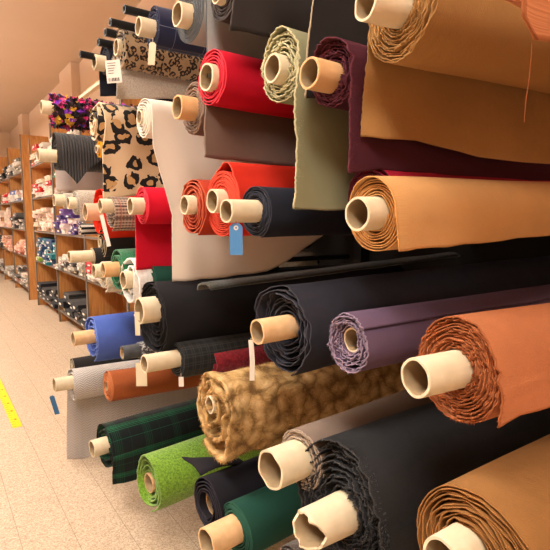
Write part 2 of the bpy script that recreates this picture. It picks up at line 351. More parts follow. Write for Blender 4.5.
 {'mat': 'lime', 'turns': 4, 'jit': 0.006, 'seed': 25, 'lump': 0.12, 'cone': 0.06, 'crink': 0.4, 'p': -0.03, 'fur': ('lime', 5000, 0.004), 'thick': 0.006, 'label': 'lime green boucle roll near the floor', 'R': 0.1177, 'rt': 0.0407, 'off': [0.0512, -0.0343], 'c': [0.66, 1.8107, 0.4821], 'd': [0.9967, 0.0816, 0.0]},
 {'mat': 'tartan', 'turns': 3, 'jit': 0.004, 'seed': 26, 'cone': 0.02, 'label': 'black and green tartan roll with a short hanging end', 'R': 0.1268, 'rt': 0.0425, 'p': 0.057, 'off': [0.011, 0.0084], 'side': 'R', 'left': [(-0.037, 0.003), (0.139, -0.009)], 'bot': [(-0.009, 0.139), (0.083, 0.152), (0.904, 0.252)], 'c': [0.66, 2.4078, 0.3912], 'd': [0.9973, 0.0731, 0.0]},
 {'mat': 'cable', 'turns': 3, 'jit': 0.004, 'seed': 27, 'wave': 0.003, 'thick': 0.004, 'label': 'light grey cable knit roll with cloth hanging almost to the floor', 'R': 0.1036, 'rt': 0.0418, 'p': 0.099, 'off': [0.0129, 0.02], 'side': 'L', 'left': [(0.088, 0.0), (0.496, -0.007)], 'bot': [(-0.008, 0.502), (0.128, 0.538), (1.387, 0.687)], 'c': [0.66, 3.0414, 0.5334], 'd': [0.9985, 0.0371, -0.0402]},
 {'mat': 'rustleather', 'turns': 8, 'jit': 0.001, 'seed': 28, 'p': -0.004, 'label': 'rust brown roll lying over the hanging grey knit', 'R': 0.0676, 'rt': 0.0225, 'off': [0.0345, -0.0105], 'c': [0.62, 2.1551, 0.7981], 'd': [0.9978, 0.0357, -0.0552]},
 {'mat': 'blue', 'turns': 3, 'jit': 0.006, 'fray': 0.002, 'seed': 29, 'cone': 0.01, 'thick': 0.005, 'label': 'cornflower blue fleece roll at the left end of the rack', 'R': 0.1195, 'rt': 0.0356, 'p': 0.089, 'off': [0.0012, 0.0075], 'c': [0.66, 2.5597, 0.9308], 'd': [0.9992, 0.04, -0.0088]},
 {'mat': 'blackwool', 'turns': 7, 'jit': 0.012, 'seed': 30, 'cone': 0.03, 'fray': 0.002, 'lump': 0.04, 'label': 'wide matt black roll with white taped core right of the blue fleece', 'R': 0.1372, 'rt': 0.0475, 'p': 0.045, 'off': [0.0093, 0.0303], 'c': [0.66, 1.7023, 1.1816], 'd': [1.0, -0.0024, 0.0071]},
 {'mat': 'blackplaid', 'turns': 4, 'jit': 0.004, 'seed': 31, 'label': 'black and grey plaid roll with long cream tube below the wide matt black roll', 'R': 0.0648, 'rt': 0.031, 'p': 0.12, 'off': [0.0012, 0.005], 'c': [0.7, 1.5865, 1.0427], 'd': [0.999, 0.0389, -0.0213]},
 {'mat': 'speckle', 'turns': 4, 'jit': 0.006, 'fray': 0.004, 'seed': 32, 'darktube': 1, 'label': 'black and white knit roll on a dark grey tube', 'R': 0.0398, 'rt': 0.0273, 'p': 0.071, 'off': [0.0024, 0.0072], 'c': [0.66, 1.8411, 1.0205], 'd': [1.0, 0.0039, 0.0]},
 {'mat': 'redfuzz', 'turns': 4, 'jit': 0.005, 'seed': 33, 'p': 0.0, 'label': 'dark red fuzzy roll half hidden above the golden fur', 'R': 0.0632, 'rt': 0.0185, 'off': [0.029, -0.0209], 'c': [0.82, 1.5703, 1.018], 'd': [0.9989, 0.0383, -0.0276]},
 {'mat': 'soot', 'turns': 4, 'jit': 0.004, 'seed': 34, 'p': 0.0, 'label': 'thin black and white roll between blue fleece and grey knit', 'R': 0.0591, 'rt': 0.0196, 'off': [0.0306, -0.0078], 'c': [0.72, 3.2906, 0.578], 'd': [1.0, 0.0039, 0.0]},
 {'mat': 'whiteplush', 'turns': 2, 'jit': 0.006, 'seed': 35, 'len': 0.6, 'lump': 0.06, 'thick': 0.008, 'fur': ('whiteplush', 2500, 0.005), 'label': 'white plush roll between green boucle and wide matt black roll', 'R': 0.1185, 'rt': 0.0365, 'p': 0.023, 'off': [0.0032, 0.022], 'c': [0.66, 1.9432, 1.2781], 'd': [0.9997, 0.0256, 0.0]},
 {'mat': 'bottle', 'turns': 5, 'jit': 0.002, 'seed': 36, 'len': 0.6, 'p': -0.005, 'label': 'small dark green roll under the crimson roll with hanging cloth', 'R': 0.0684, 'rt': 0.0161, 'off': [0.0239, -0.0029], 'c': [0.72, 1.8667, 1.2981], 'd': [1.0, 0.0039, 0.0]},
 {'mat': 'green', 'turns': 3, 'jit': 0.004, 'seed': 37, 'len': 0.6, 'thick': 0.006, 'fur': ('green', 2500, 0.004), 'label': 'emerald green boucle roll above the blue fleece', 'R': 0.0994, 'rt': 0.0319, 'p': 0.059, 'off': [0.0006, 0.008], 'c': [0.66, 2.0911, 1.3225], 'd': [1.0, 0.0039, 0.0]},
 {'mat': 'creamfluff', 'turns': 3, 'jit': 0.008, 'seed': 38, 'thick': 0.006, 'fur': ('creamfluff', 2500, 0.012), 'label': 'fluffy cream roll peeping out left of the emerald boucle', 'R': 0.0724, 'rt': 0.0334, 'p': 0.042, 'off': [0.0027, 0.0311], 'c': [0.68, 2.3713, 1.2673], 'd': [1.0, 0.0039, 0.0]},
 {'mat': 'soot', 'turns': 4, 'jit': 0.004, 'seed': 39, 'p': 0.0, 'label': 'flattened black roll above the emerald boucle', 'R': 0.0688, 'rt': 0.0195, 'off': [0.0394, -0.0016], 'c': [0.7, 2.434, 1.428], 'd': [1.0, 0.0035, -0.0048]},
 {'mat': 'soot', 'turns': 4, 'jit': 0.004, 'seed': 40, 'label': 'slim black roll with long cream tube pointing at the shelves', 'R': 0.0445, 'rt': 0.0289, 'p': 0.107, 'off': [0.0018, 0.0049], 'c': [0.66, 2.4734, 1.3583], 'd': [1.0, 0.0039, 0.0]},
 {'mat': 'crimson', 'turns': 5, 'jit': 0.003, 'len': 0.6, 'seed': 41, 'label': 'crimson roll with dark red cloth hanging beside the white sheet', 'R': 0.0707, 'rt': 0.0312, 'p': 0.045, 'off': [0.0011, -0.0006], 'side': 'L', 'left': [(0.052, -0.003), (0.237, -0.005)], 'bot': [(-0.006, 0.245), (0.271, 0.246)], 'c': [0.66, 1.7684, 1.5943], 'd': [1.0, 0.0039, 0.0]},
 {'mat': 'brownplaid', 'turns': 4, 'jit': 0.004, 'seed': 42, 'cone': 0.01, 'label': 'brown and cream small check roll left of the crimson roll', 'R': 0.0721, 'rt': 0.0293, 'p': 0.042, 'off': [-0.0061, 0.0337], 'c': [0.64, 2.0923, 1.5668], 'd': [1.0, 0.0039, 0.0]},
 {'mat': 'orange_red', 'turns': 3, 'jit': 0.004, 'seed': 43, 'pinktube': 1, 'label': 'bright orange red roll with pink tinted tube behind the brown check', 'R': 0.1264, 'rt': 0.0406, 'p': 0.066, 'off': [-0.0034, 0.0091], 'c': [0.69, 2.429, 1.5693], 'd': [1.0, 0.0039, 0.0]},
 {'mat': 'speckgrey', 'turns': 4, 'jit': 0.004, 'seed': 44, 'label': 'beige grey marl roll beside the orange red roll', 'R': 0.0696, 'rt': 0.0319, 'p': 0.035, 'off': [0.002, -0.0006], 'side': 'R', 'left': [(0.002, 0.008), (0.101, 0.004)], 'bot': [(0.004, 0.101), (0.271, 0.102)], 'c': [0.66, 2.7575, 1.6298], 'd': [1.0, 0.0039, 0.0]},
 {'mat': 'speckgrey', 'turns': 3, 'jit': 0.003, 'seed': 45, 'label': 'thin pale roll whose tube sticks out left of the beige grey marl', 'R': 0.0475, 'rt': 0.0353, 'p': 0.055, 'off': [0.0002, 0.0047], 'c': [0.68, 3.0988, 1.6503], 'd': [1.0, 0.0039, 0.0]},
 {'mat': 'mauve', 'turns': 3, 'jit': 0.003, 'seed': 46, 'label': 'mauve grey blanket roll below the pleated black cloth', 'p': 0.0, 'R': 0.0783, 'rt': 0.026, 'off': [0.0417, 0.0034], 'side': 'R', 'left': [(0.022, -0.048), (0.147, -0.048)], 'bot': [(-0.048, 0.153), (0.577, 0.126)], 'c': [0.74, 3.4377, 1.874], 'd': [1.0, 0.0039, 0.0]},
 {'mat': 'pleat', 'turns': 3, 'jit': 0.004, 'seed': 47, 'label': 'black pleated roll with a fanned grey corner hanging down', 'R': 0.1187, 'rt': 0.0378, 'p': 0.096, 'off': [0.0159, -0.0229], 'side': 'R', 'left': [(0.037, -0.021), (0.125, 0.001), (0.185, 0.076)], 'bot': [(0.011, 0.159), (0.081, 0.19), (0.159, 0.093), (0.256, 0.022), (0.405, -0.019)], 'c': [0.66, 3.1485, 1.9389], 'd': [1.0, 0.0039, 0.0]},
 {'mat': 'mustard', 'turns': 3, 'jit': 0.002, 'seed': 48, 'label': 'small mustard yellow roll end under the leopard fur', 'R': 0.0449, 'rt': 0.0199, 'p': 0.014, 'off': [0.0023, -0.0009], 'c': [0.73, 2.5229, 1.8917], 'd': [1.0, 0.0039, 0.0]},
 {'mat': 'floral', 'turns': 3, 'jit': 0.004, 'seed': 49, 'thick': 0.005, 'fur': ('petal', 2600, 0.028), 'label': 'multicoloured flower covered roll with purple and pink petals', 'R': 0.0954, 'rt': 0.0383, 'p': 0.062, 'off': [-0.016, 0.018], 'c': [0.66, 3.2, 2.1775], 'd': [1.0, 0.0039, 0.0]},
 {'mat': 'leopard', 'turns': 3, 'jit': 0.006, 'seed': 50, 'lump': 0.09, 'thick': 0.008, 'fur': ('leopard', 3000, 0.004), 'p': -0.005, 'label': 'large spot leopard fur roll with cloth hanging to the brown check', 'R': 0.0911, 'rt': 0.0226, 'off': [0.0508, 0.0206], 'side': 'R', 'left': [(0.016, 0.021), (0.126, 0.004), (0.341, -0.001)], 'bot': [(-0.001, 0.345), (0.128, 0.324), (0.479, 0.305)], 'c': [0.66, 2.3268, 1.9754], 'd': [1.0, 0.0039, 0.0]},
 {'mat': 'white', 'turns': 5, 'jit': 0.003, 'seed': 51, 'wave': 0.006, 'p': 0.005, 'label': 'white cotton roll with a big cream sheet hanging down the rack', 'R': 0.0714, 'rt': 0.0248, 'off': [0.0352, 0.0121], 'side': 'R', 'left': [(0.015, 0.001), (0.099, 0.002), (0.224, 0.039), (0.34, 0.07), (0.58, 0.064)], 'bot': [(0.064, 0.584), (0.283, 0.581), (0.505, 0.571), (0.66, 0.498), (0.822, 0.414), (0.895, 0.369)], 'c': [0.66, 1.7215, 1.9008], 'd': [1.0, 0.0039, 0.0]},
 {'mat': 'leopard_small', 'turns': 4, 'jit': 0.005, 'seed': 52, 'thick': 0.005, 'fur': ('leopard_small', 3000, 0.005), 'label': 'small spot leopard roll under the navy windowpane roll', 'R': 0.0857, 'rt': 0.031, 'p': 0.013, 'off': [-0.005, 0.0035], 'c': [0.66, 1.9621, 2.2038], 'd': [0.9995, -0.0307, -0.0114]},
 {'mat': 'greyplush', 'turns': 3, 'jit': 0.003, 'seed': 53, 'p': -0.01, 'thick': 0.005, 'fringe': 1, 'label': 'pale grey plush cloth with fringed hem below the small leopard roll', 'R': 0.0483, 'rt': 0.0161, 'off': [0.0248, 0.0068], 'side': 'R', 'left': [(0.035, -0.051), (0.142, -0.059)], 'bot': [(-0.059, 0.145), (0.324, 0.095)], 'c': [0.7, 2.0039, 2.1574], 'd': [0.9996, -0.0296, 0.0]},
 {'mat': 'navyblack', 'turns': 4, 'jit': 0.003, 'seed': 54, 'label': 'black navy roll with taped tube and barcode ticket', 'R': 0.0605, 'rt': 0.032, 'p': 0.043, 'off': [0.0139, -0.0125], 'side': 'L', 'left': [(-0.005, -0.008), (0.14, -0.009)], 'bot': [(-0.009, 0.14), (0.127, 0.12)], 'c': [0.68, 2.2081, 2.2283], 'd': [1.0, 0.0039, 0.0]},
 {'mat': 'windowpane', 'turns': 5, 'jit': 0.003, 'seed': 55, 'label': 'navy windowpane check roll near the top left', 'R': 0.0665, 'rt': 0.0294, 'p': 0.049, 'off': [0.0048, -0.006], 'c': [0.66, 1.6154, 2.1805], 'd': [0.9995, -0.0304, -0.008]},
 {'mat': 'stripe', 'turns': 2, 'jit': 0.002, 'seed': 56, 'p': 0.0, 'label': 'flat black and white striped cloth below the beige grey marl roll', 'R': 0.0344, 'rt': 0.0114, 'off': [0.0184, -0.0003], 'c': [0.72, 2.9223, 1.4873], 'd': [0.9999, 0.0048, 0.0095]},
]


def catmull(P, step):
    out = [P[0]]
    for a, b in zip(P[:-1], P[1:]):
        L = math.dist(a, b); n = max(1, int(L/step))
        for i in range(1, n+1):
            t = i/n; out.append((a[0]+(b[0]-a[0])*t, a[1]+(b[1]-a[1])*t))
    return out

def interp(tab, x):
    if x <= tab[0][0]: return tab[0][1]
    for (a, fa), (b, fb) in zip(tab[:-1], tab[1:]):
        if x <= b:
            return fa if b-a < 1e-6 else fa+(fb-fa)*(x-a)/(b-a)
    return tab[-1][1]

def frame(c, d):
    x = Vector(d).normalized(); z = Vector((0, 0, 1)); y = z.cross(x).normalized(); z = x.cross(y)
    m = Matrix.Identity(4)
    for i, col in enumerate((x, y, z)):
        for j in range(3): m[j][i] = col[j]
    m.translation = Vector(c)
    return m

def add_tube(r, root, rnd):
    rt = r['rt']; p = r['p']; oy, oz = r['off']; wall = min(.005, rt*.14)
    n = 40; vs = []; fs = []
    torn = r.get('torn'); seed = r['seed']
    back = .22
    xs = [-p, -p+.004, -p+.012, -p*.5 if p > .03 else -p+.02, 0 if p > .03 else -p+.03, back]
    xs = sorted(set(xs))
    dirn = (0., 0.)
    def edge(a):
        e = .0007*math.sin(3*a+seed)+.0004*math.sin(7*a+2*seed)
        if torn: e = .008*math.sin(2*a+1)+.004*math.sin(5*a)+.002*math.sin(11*a)
        if r.get('tear'): e += .0015*math.sin(5*a)
        return e
    def cent(x):
        sy, sz = r.get('tilt', (0, 0))
        return oy+sy*x, oz+sz*x
    prof = [(x, rt) for x in xs] + [(x, rt-wall) for x in reversed(xs)]
    for k, (x, rr) in enumerate(prof):
        f = max(0, 1-abs(x+p)/.012)
        for i in range(n):
            a = 2*PI*i/n
            cy, cz = cent(x)
            q = rr*(1+.02*math.sin(2*a+seed))
            if torn:
                g = max(0, 1-abs(x+p)/.09)
                q *= 1+.16*g*math.sin(2*a+2.2)+.03*g*math.sin(5*a)
            vs.append((x+edge(a)*f, cy+math.cos(a)*q, cz+math.sin(a)*q))
    m = len(prof)
    for k in range(m):
        k2 = (k+1) % m
        for i in range(n):
            i2 = (i+1) % n
            fs.append((k*n+i, k2*n+i, k2*n+i2, k*n+i2))
    mat = M['card']
    if r.get('pinktube'): mat = M['cardpink']
    if r.get('darktube'): mat = M['cardgrey']
    if r['mat'] in ('burgundy',) or r['seed'] == 8: mat = M['cardorange']
    if r['mat'] in ('bottle', 'blackblue', 'blue') : mat = M['woodtube']
    if r['mat'] in ('green',): mat = M['cardorange']
    if r['mat'] in ('lime', 'jersey', 'rustleather', 'sage' ) and r['mat'] != 'sage': mat = M['kraft']
    o = mesh('cardboard_tube', vs, fs, mat, root)
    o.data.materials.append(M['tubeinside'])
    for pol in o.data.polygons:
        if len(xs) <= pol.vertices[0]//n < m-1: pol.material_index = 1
    o.data.polygons.foreach_set('use_smooth', [True]*len(fs))
    for pol in o.data.polygons:
        if pol.vertices[0]//n in (m-1, len(xs)-1): pol.use_smooth = False
    return o

def add_fabric(r, root, rnd):
    R = r['R']; rt = r['rt']+.0015; T = r['turns']; seed = r['seed']
    oy, oz = r['off']; jit = r['jit']; fray = r.get('fray', .0006)
    side = r.get('side'); near = r['c'][1] < 1.1 or R > .11
    seg = 80 if near else 48
    th = r.get('thick', .0022 if near else .003)
    pitch = (R-rt)/T
    T = max(1.5, T)
    th = min(th, pitch*.8)
    N = int(T*seg)
    phe = 0 if side == 'R' else PI if side == 'L' else math.radians(r.get('phi', -70))
    sg = -1 if side == 'L' else 1
    lump = r.get('lump', .015); cone = r.get('cone', 0); loose = r.get('loose', 0)
    L = r.get('len', 1.3)
    pts = []          # (y, z, nx, ny, kind, s, r)
    s = 0; prev = None
    for i in range(N+1):
        q = i/N; th_ = 2*PI*T*(1-q)          # remaining angle
        phi = phe + sg*th_
        rr = rt + (R-rt)*q
        if loose: rr = rt+(R-rt)*(q**.8)*(1 if q < 1-1/T else 1)
        w = (rr/R)**2
        lm = 1 + lump*w*(.55*math.sin(2*phi+seed)+.35*math.sin(3*phi+seed*2.1)) 
        rr *= lm
        rr += r.get('bulge', 0)*w*math.exp(-((((phi-1.3+PI) % (2*PI))-PI)/.35)**2) if q > 1-1.2/T else 0
        # soft crinkle of single layers near the end face
        cr = (noise.noise(Vector((math.cos(phi)*1.2+seed, math.sin(phi)*1.2, q*T*.8)))*.9 + .25*noise.noise(Vector((math.cos(phi)*4+seed, math.sin(phi)*4, q*T*.9))))*pitch*r.get('crink', .8)
        cr += r.get('bead', 0)*pitch*noise.noise(Vector((phi*rr*130, seed, q*T)))
        if q > 1-1.05/T: cr *= .4
        k = 1-(rr-rt)/(R-rt+1e-6); k = max(0, min(1, k))
        y = -math.cos(phi)*rr + oy*k; z = math.sin(phi)*rr + oz*k
        if prev: s += math.dist(prev, (y, z))
        prev = (y, z)
        pts.append([y, z, -math.cos(phi), math.sin(phi), 0, s, rr, cr, q])
    Ns = len(pts)
    lentail = 0
    if side:
        left = r['left']; bot = r['bot']
        y0, z0 = pts[-1][0], pts[-1][1]
        Lm = max(b[1] for b in bot)
        lentail = Lm+z0
        nt = max(8, int(lentail/(.005 if near else .014)))
        if nt > 70: nt = 70
        for i in range(1, nt+1):
            pts.append([y0, z0, -1 if side == 'R' else 1, 0, i/nt, s+lentail*i/nt, R, 0, 1])
    xs_in = [0, .0015, .005, .012, .025, .05, .09]
    xs_out = xs_in + [x_ for x_ in (.13, .18, .24, .31, .38, .46, .55, .65, .76, .88, 1.0, 1.12) if x_ < L-.02] + [L]
    last = max(0, Ns-1-int(seg*1.12))
    vs = []; uv = []; idx = []
    for i, (y, z, ny, nz, tt, s, rr, cr, q) in enumerate(pts):
        cols = xs_out if i >= last else xs_in
        row = []
        e = jit*(noise.noise(Vector((s*9+seed*3, seed, q*T*.9)))*1.1 + .6*noise.noise(Vector((s*45, seed+5, q*T*2))))
        e += fray*(rnd.random()-.5)*2 + (fray*1.5*noise.noise(Vector((s*300, seed, 1))))
        e += cone*(1-rr/R)*(1 if q < 1 else 0)
        base = 0
        if side and tt > 0:
            zz0 = z
            base = interp(r['left'], -z + tt*lentail)
            fade = max(.5, 1-tt*3)
            e = e*fade
        elif side:
            base = interp(r['left'], 0)*max(0, (q-(1-.5/T))*2*T) if q > 1-.5/T else 0
        for x in cols:
            f = math.exp(-x/.03)
            X = x + e*(1 if x < .02 else math.exp(-(x-.02)/.02)) + base*(math.exp(-x/.5))
            Y = y + ny*cr*f; Z = z + nz*cr*f
            # gentle dents along the length of the outside layer
            if i >= last and tt == 0:
                d = R*.035*noise.noise(Vector((x*3.2+seed, math.atan2(z, y)*1.1 if True else 0, seed)))*min(1, x/.08)
                Y += ny*d; Z += nz*d
            if tt > 0:
                ln = interp(r['bot'], X)+z
                ln = max(ln, .004)
                Z = z - ln*tt
                A = r.get('wave', .002)
                Y = y + A*min(1, tt*3)*(math.sin(x*38+seed+tt*1.5)+.6*math.sin(x*17+seed*2)) + ny*.001
                Z += .0015*math.sin(x*60+seed)*tt
                if r.get('taillen'): Y += (1 if side == 'R' else -1)*.0*tt
            if not side and q > 1-.35/T:
                # the loose outer end wanders along the roll
                wv = (q-(1-.35/T))/(.35/T); dl = .22*noise.noise(Vector((X*5, seed, 3)))*wv + .05*noise.noise(Vector((X*22, seed, 3)))*wv
                Y, Z = (Y*math.cos(dl)-Z*math.sin(dl)), (Y*math.sin(dl)+Z*math.cos(dl))
                k2 = 1+.03*wv*wv; Y *= k2; Z *= k2
            row.append(len(vs)); vs.append((X, Y, Z)); uv.append((s, max(X-base, 0) if x < .003 else max(.003, X)))
        idx.append(row)
    # true edge stays at v ~ 0 so the cut edge tone can be seen
    for row in idx:
        uv[row[0]] = (uv[row[0]][0], 0); uv[row[1]] = (uv[row[1]][0], .0015)
    fs = []
    for i in range(len(idx)-1):
        m = min(len(idx[i]), len(idx[i+1]))
        for j in range(m-1):
            a, b, c, d = idx[i][j], idx[i][j+1], idx[i+1][j+1], idx[i+1][j]
            fs.append((a, d, c, b) if sg > 0 else (a, b, c, d))
    o = mesh('fabric', vs, fs, M[r['mat']], root, uvs=uv, solid=th)
    if r.get('furgeo'):
        # clumps of long pile, modelled
        me = o.data
        for v in me.vertices:
            w = .016
            n = Vector((0, v.co.y, v.co.z))
            if n.length < R*.5: continue
            n.normalize()
            p = Vector((v.co.x*14, v.co.y*14, v.co.z*14))
            v.co += n*(abs(noise.noise(p))*w*1.8-.004+noise.noise(p*3)*.003)
    return o, vs, fs, last*(len(xs_in))

def add_pile(r, root, o, rnd, edge=False):
    """short tufts standing on the outer surface, all of one roll in one mesh"""
    matn, count, ln = r['threads'] if edge else r['fur']
    R = r['R']
    cand = []
    me = o.data
    acc = 0; cum = []
    for p in me.polygons:
        c = p.center
        if c.x > r.get('furx', .75): continue
        if edge and (c.x > .004): continue
        w = p.area * (3 if c.x < .01 else 1) * (1 if c.x < .3 else .5)
        if w <= 0: continue
        acc += w; cum.append(acc); cand.append(p)
    import bisect
    tv = []; tf = []; tu = []
    for _ in range(count):
        k = bisect.bisect(cum, rnd.random()*acc)
        p = cand[min(k, len(cand)-1)]
        ws = [rnd.random() for _ in p.vertices]; sw = sum(ws)
        c = Vector((0, 0, 0))
        for w, vi in zip(ws, p.vertices): c += me.vertices[vi].co*(w/sw)
        n = p.normal.copy()
        out = Vector((0, c.y, c.z))
        if c.x < .01: n = (Vector((-1, 0, 0)) + out.normalized()*.6).normalized()
        elif out.length > R*.7 and n.dot(out) < 0: n = -n
        jitv = Vector((rnd.gauss(0, 1), rnd.gauss(0, 1), rnd.gauss(0, 1)))
        if r['mat'] == 'floral':
            d = (n + jitv*.7).normalized()
            l = ln*rnd.uniform(.4, 1); w = l*.45
        else:
            sw_ = Vector((noise.noise(c*12), noise.noise(c*12+Vector((9, 0, 0))), noise.noise(c*12+Vector((0, 9, 0))) - .3))
            d = (n*.7 + sw_*1.3 + jitv*.3).normalized()
            l = ln*rnd.uniform(.6, 1.4); w = l*.05+.0006
            if edge: w = .0005
        s = d.cross(jitv).normalized()*w
        b = len(tv)
        if r['mat'] == 'floral':
            tv += [c, c+d*l*.5+s, c+d*l, c+d*l*.5-s]; tf.append((b, b+1, b+2, b+3))
        else:
            tv += [c+s, c-s, c+d*l]; tf.append((b, b+1, b+2))
    nm = 'flower_petals' if r['mat'] == 'floral' else 'frayed_threads' if edge else 'pile'
    q = mesh(nm, tv, tf, M[matn], o, smooth=False)
    q['kind'] = 'stuff'
    return q

for r in ROLLS:
    rnd = random.Random(r['seed'])
    root = empty('fabric_roll', frame(r['c'], r['d']), r['label'], 'fabric roll', 'rolls of cloth on the roll rack')
    if r.get('tubevis', 1): add_tube(r, root, rnd)
    o, vs, fs, k = add_fabric(r, root, rnd)
    if 'fur' in r: add_pile(r, root, o, rnd)
    if 'threads' in r: add_pile(r, root, o, rnd, True)
    r['root'] = root

# ------------------------------------------------------------------ room
def m_floor():
    t = NT('speckled_vinyl_tiles'); tc = t.n('TexCoord'); ob = tc.outputs['Object']
    sp = t.n('SeparateXYZ'); t.link(ob, sp.inputs[0])
    vo = t.voro(ob, 170); s2 = t.n('SeparateColor'); t.link(vo.outputs['Color'], s2.inputs[0])
    n = t.noise(ob, 220, 2); big = t.noise(ob, 1.3, 3)
    f = t.math('ADD', t.math('MULTIPLY', s2.outputs[0], .55), t.math('MULTIPLY', n, .45))
    col = t.ramp(f, [(.15, lin('8c7a60')), (.35, lin('b09c84')), (.6, lin('c4b29a')), (.85, lin('d4c6b0'))])
    col = t.mix(t.math('MULTIPLY', big, .35), col, lin('b8987a'))
    def line(x, off, per, w):
        fr = t.math('FRACT', t.math('DIVIDE', t.math('ADD', x, off), per))
        return t.math('LESS_THAN', t.math('ABSOLUTE', t.math('SUBTRACT', fr, .5)), w)
    l1 = line(sp.outputs[0], -.495+.1125+2.25, .225, .006)
    l2 = line(sp.outputs[1], .06, .9, .0012)
    col = t.mix(t.math('MULTIPLY', l1, .7), col, lin('74604c'))
    col = t.mix(t.math('MULTIPLY', l2, .2), col, lin('7c6450'))
    t.bump(f, .08, .001)
    return t.done(col, .5, 0, .3)

def m_wall(name, hexc):
    t = NT(name); tc = t.n('TexCoord'); n = t.noise(tc.outputs['Object'], .8, 3)
    c = lin(hexc); col = t.ramp(n, [(.3, tuple(x*.95 for x in c[:3])+(1,)), (.7, c)])
    t.bump(t.noise(tc.outputs['Object'], 150, 2), .05, .001)
    return t.done(col, .85, 0, .2)

def m_wood():
    t = NT('orange_beech'); tc = t.n('TexCoord')
    mp = t.n('Mapping'); mp.inputs['Scale'].default_value = (6, 6, .7); t.link(tc.outputs['Object'], mp.inputs[0])
    n = t.noise(mp.outputs[0], 6, 4)
    col = t.ramp(n, [(.3, lin('a8703c')), (.55, lin('bc8448')), (.75, lin('c89458'))])
    return t.done(col, .5, 0, .35)

MF = m_floor(); MW = m_wall('peach_wall_paint', 'd6bca4'); MC = m_wall('warm_ceiling_paint', 'dcc4ac'); MO = m_wood()
MG = plain('grey_brown_edging', '6c6258', .6); MT = plain('cream_trim', 'e2d2bc', .6)
MRK = plain('gap_shade_black', '1a1816', .9)  # near-black that stands for the shade in the gaps
HC = 3.98
def room(name, a, b, mat): return struct(MB().box(a, b).build(name, mat))
room('floor', (-3.2, -2.2, -.1), (2.3, 16.2, 0), MF)
room('ceiling', (-3.2, -2.2, HC), (2.3, 16.2, HC+.1), MC)
room('wall_right', (2.15, -2.2, 0), (2.3, 16.2, HC), MW)
room('wall_left', (-3.2, -2.2, 0), (-3.05, 16.2, HC), MW)
room('wall_back', (-3.2, 16.05, 0), (2.3, 16.2, HC), MW)
room('wall_front', (-3.2, -2.2, 0), (2.3, -2.05, HC), MW)
room('trim_1', (2.0, 12.9, 0), (2.15, 13.5, HC), MW)
room('trim_2', (2.02, 8.3, 0), (2.15, 9.1, HC), MW)
room('baseboard_back', (-3.05, 16.03, 0), (2.0, 16.05, .1), MT)

def m_tape():
    t = NT('yellow_tape'); tc = t.n('TexCoord'); sp = t.n('SeparateXYZ'); t.link(tc.outputs['Object'], sp.inputs[0])
    fr = t.math('FRACT', t.math('DIVIDE', sp.outputs[1], .05))
    a = t.math('MULTIPLY', t.math('LESS_THAN', fr, .13), t.math('LESS_THAN', sp.outputs[0], .452))
    fr2 = t.math('FRACT', t.math('DIVIDE', sp.outputs[1], .2))
    b = t.math('MULTIPLY', t.math('LESS_THAN', t.math('ABSOLUTE', t.math('SUBTRACT', fr2, .5)), .07), t.math('LESS_THAN', t.math('ABSOLUTE', t.math('SUBTRACT', sp.outputs[0], .465)), .008))
    col = t.mix(t.math('MULTIPLY', t.math('MAXIMUM', a, b), .75), lin('ecc81c'), lin('3a3418'))
    return t.done(col, .4)
# yellow measuring tape strip stuck to the floor
tp = MB().box((.425, 3.93, .0), (.49, 6.4, .0015)).build('floor_tape', m_tape())
tag(tp, 'yellow tape strip with small black marks stuck on the aisle floor', 'tape')
# ------------------------------------------------------------------ rack behind the rolls
rk = empty('roll_rack', Matrix.Translation((1.9, 2.4, 0)), 'dark steel rack with empty black pegs carrying all the fabric rolls', 'rack')
def loc(a): return (a[0]-1.9, a[1]-2.4, a[2])
MB().box(loc((2.09, -.6, 0)), loc((2.13, 4.3, 3.6))).build('gap_shade_board', MRK, rk)  # added black board, keeps the gaps between rolls as dark as deep shade
for y in (-.4, .9, 2.0, 3.1, 4.2):
    MB().box(loc((2.02, y-.03, 0)), loc((2.08, y+.03, 3.6))).build('upright', M['peg'], rk)
PEGS = [((0.6, 1.7181, 2.2567), (2.04, 1.7237, 2.2567), 0.0143), ((0.6, 1.8719, 2.2623), (2.04, 1.8775, 2.2623), 0.0146), ((0.62, 1.9995, 2.2693), (2.04, 2.0051, 2.2693), 0.0156), ((0.64, 2.1632, 2.2819), (2.04, 2.1687, 2.2819), 0.0159), ((0.58, 2.2201, 2.2375), (2.04, 2.2258, 2.2375), 0.0144)]
for p, q, rad in PEGS:
    MB().tube(loc(p), loc(q), rad, rad*.78, 24).build('peg', M['peg'], rk, smooth=False)
for r in ROLLS:
    o = Matrix(frame(r['c'], r['d']))
    rp = min(.014, r['rt']*.45)
    a = o @ Vector((.16, r['off'][0], r['off'][1])); b = o @ Vector((1.38, 0, 0))
    if b.x > 2.05:
        t_ = (2.05-a.x)/(b.x-a.x); b = a+(b-a)*t_
    MB().tube(loc(a), loc(b), rp, None, 10).build('peg', M['peg'], rk)

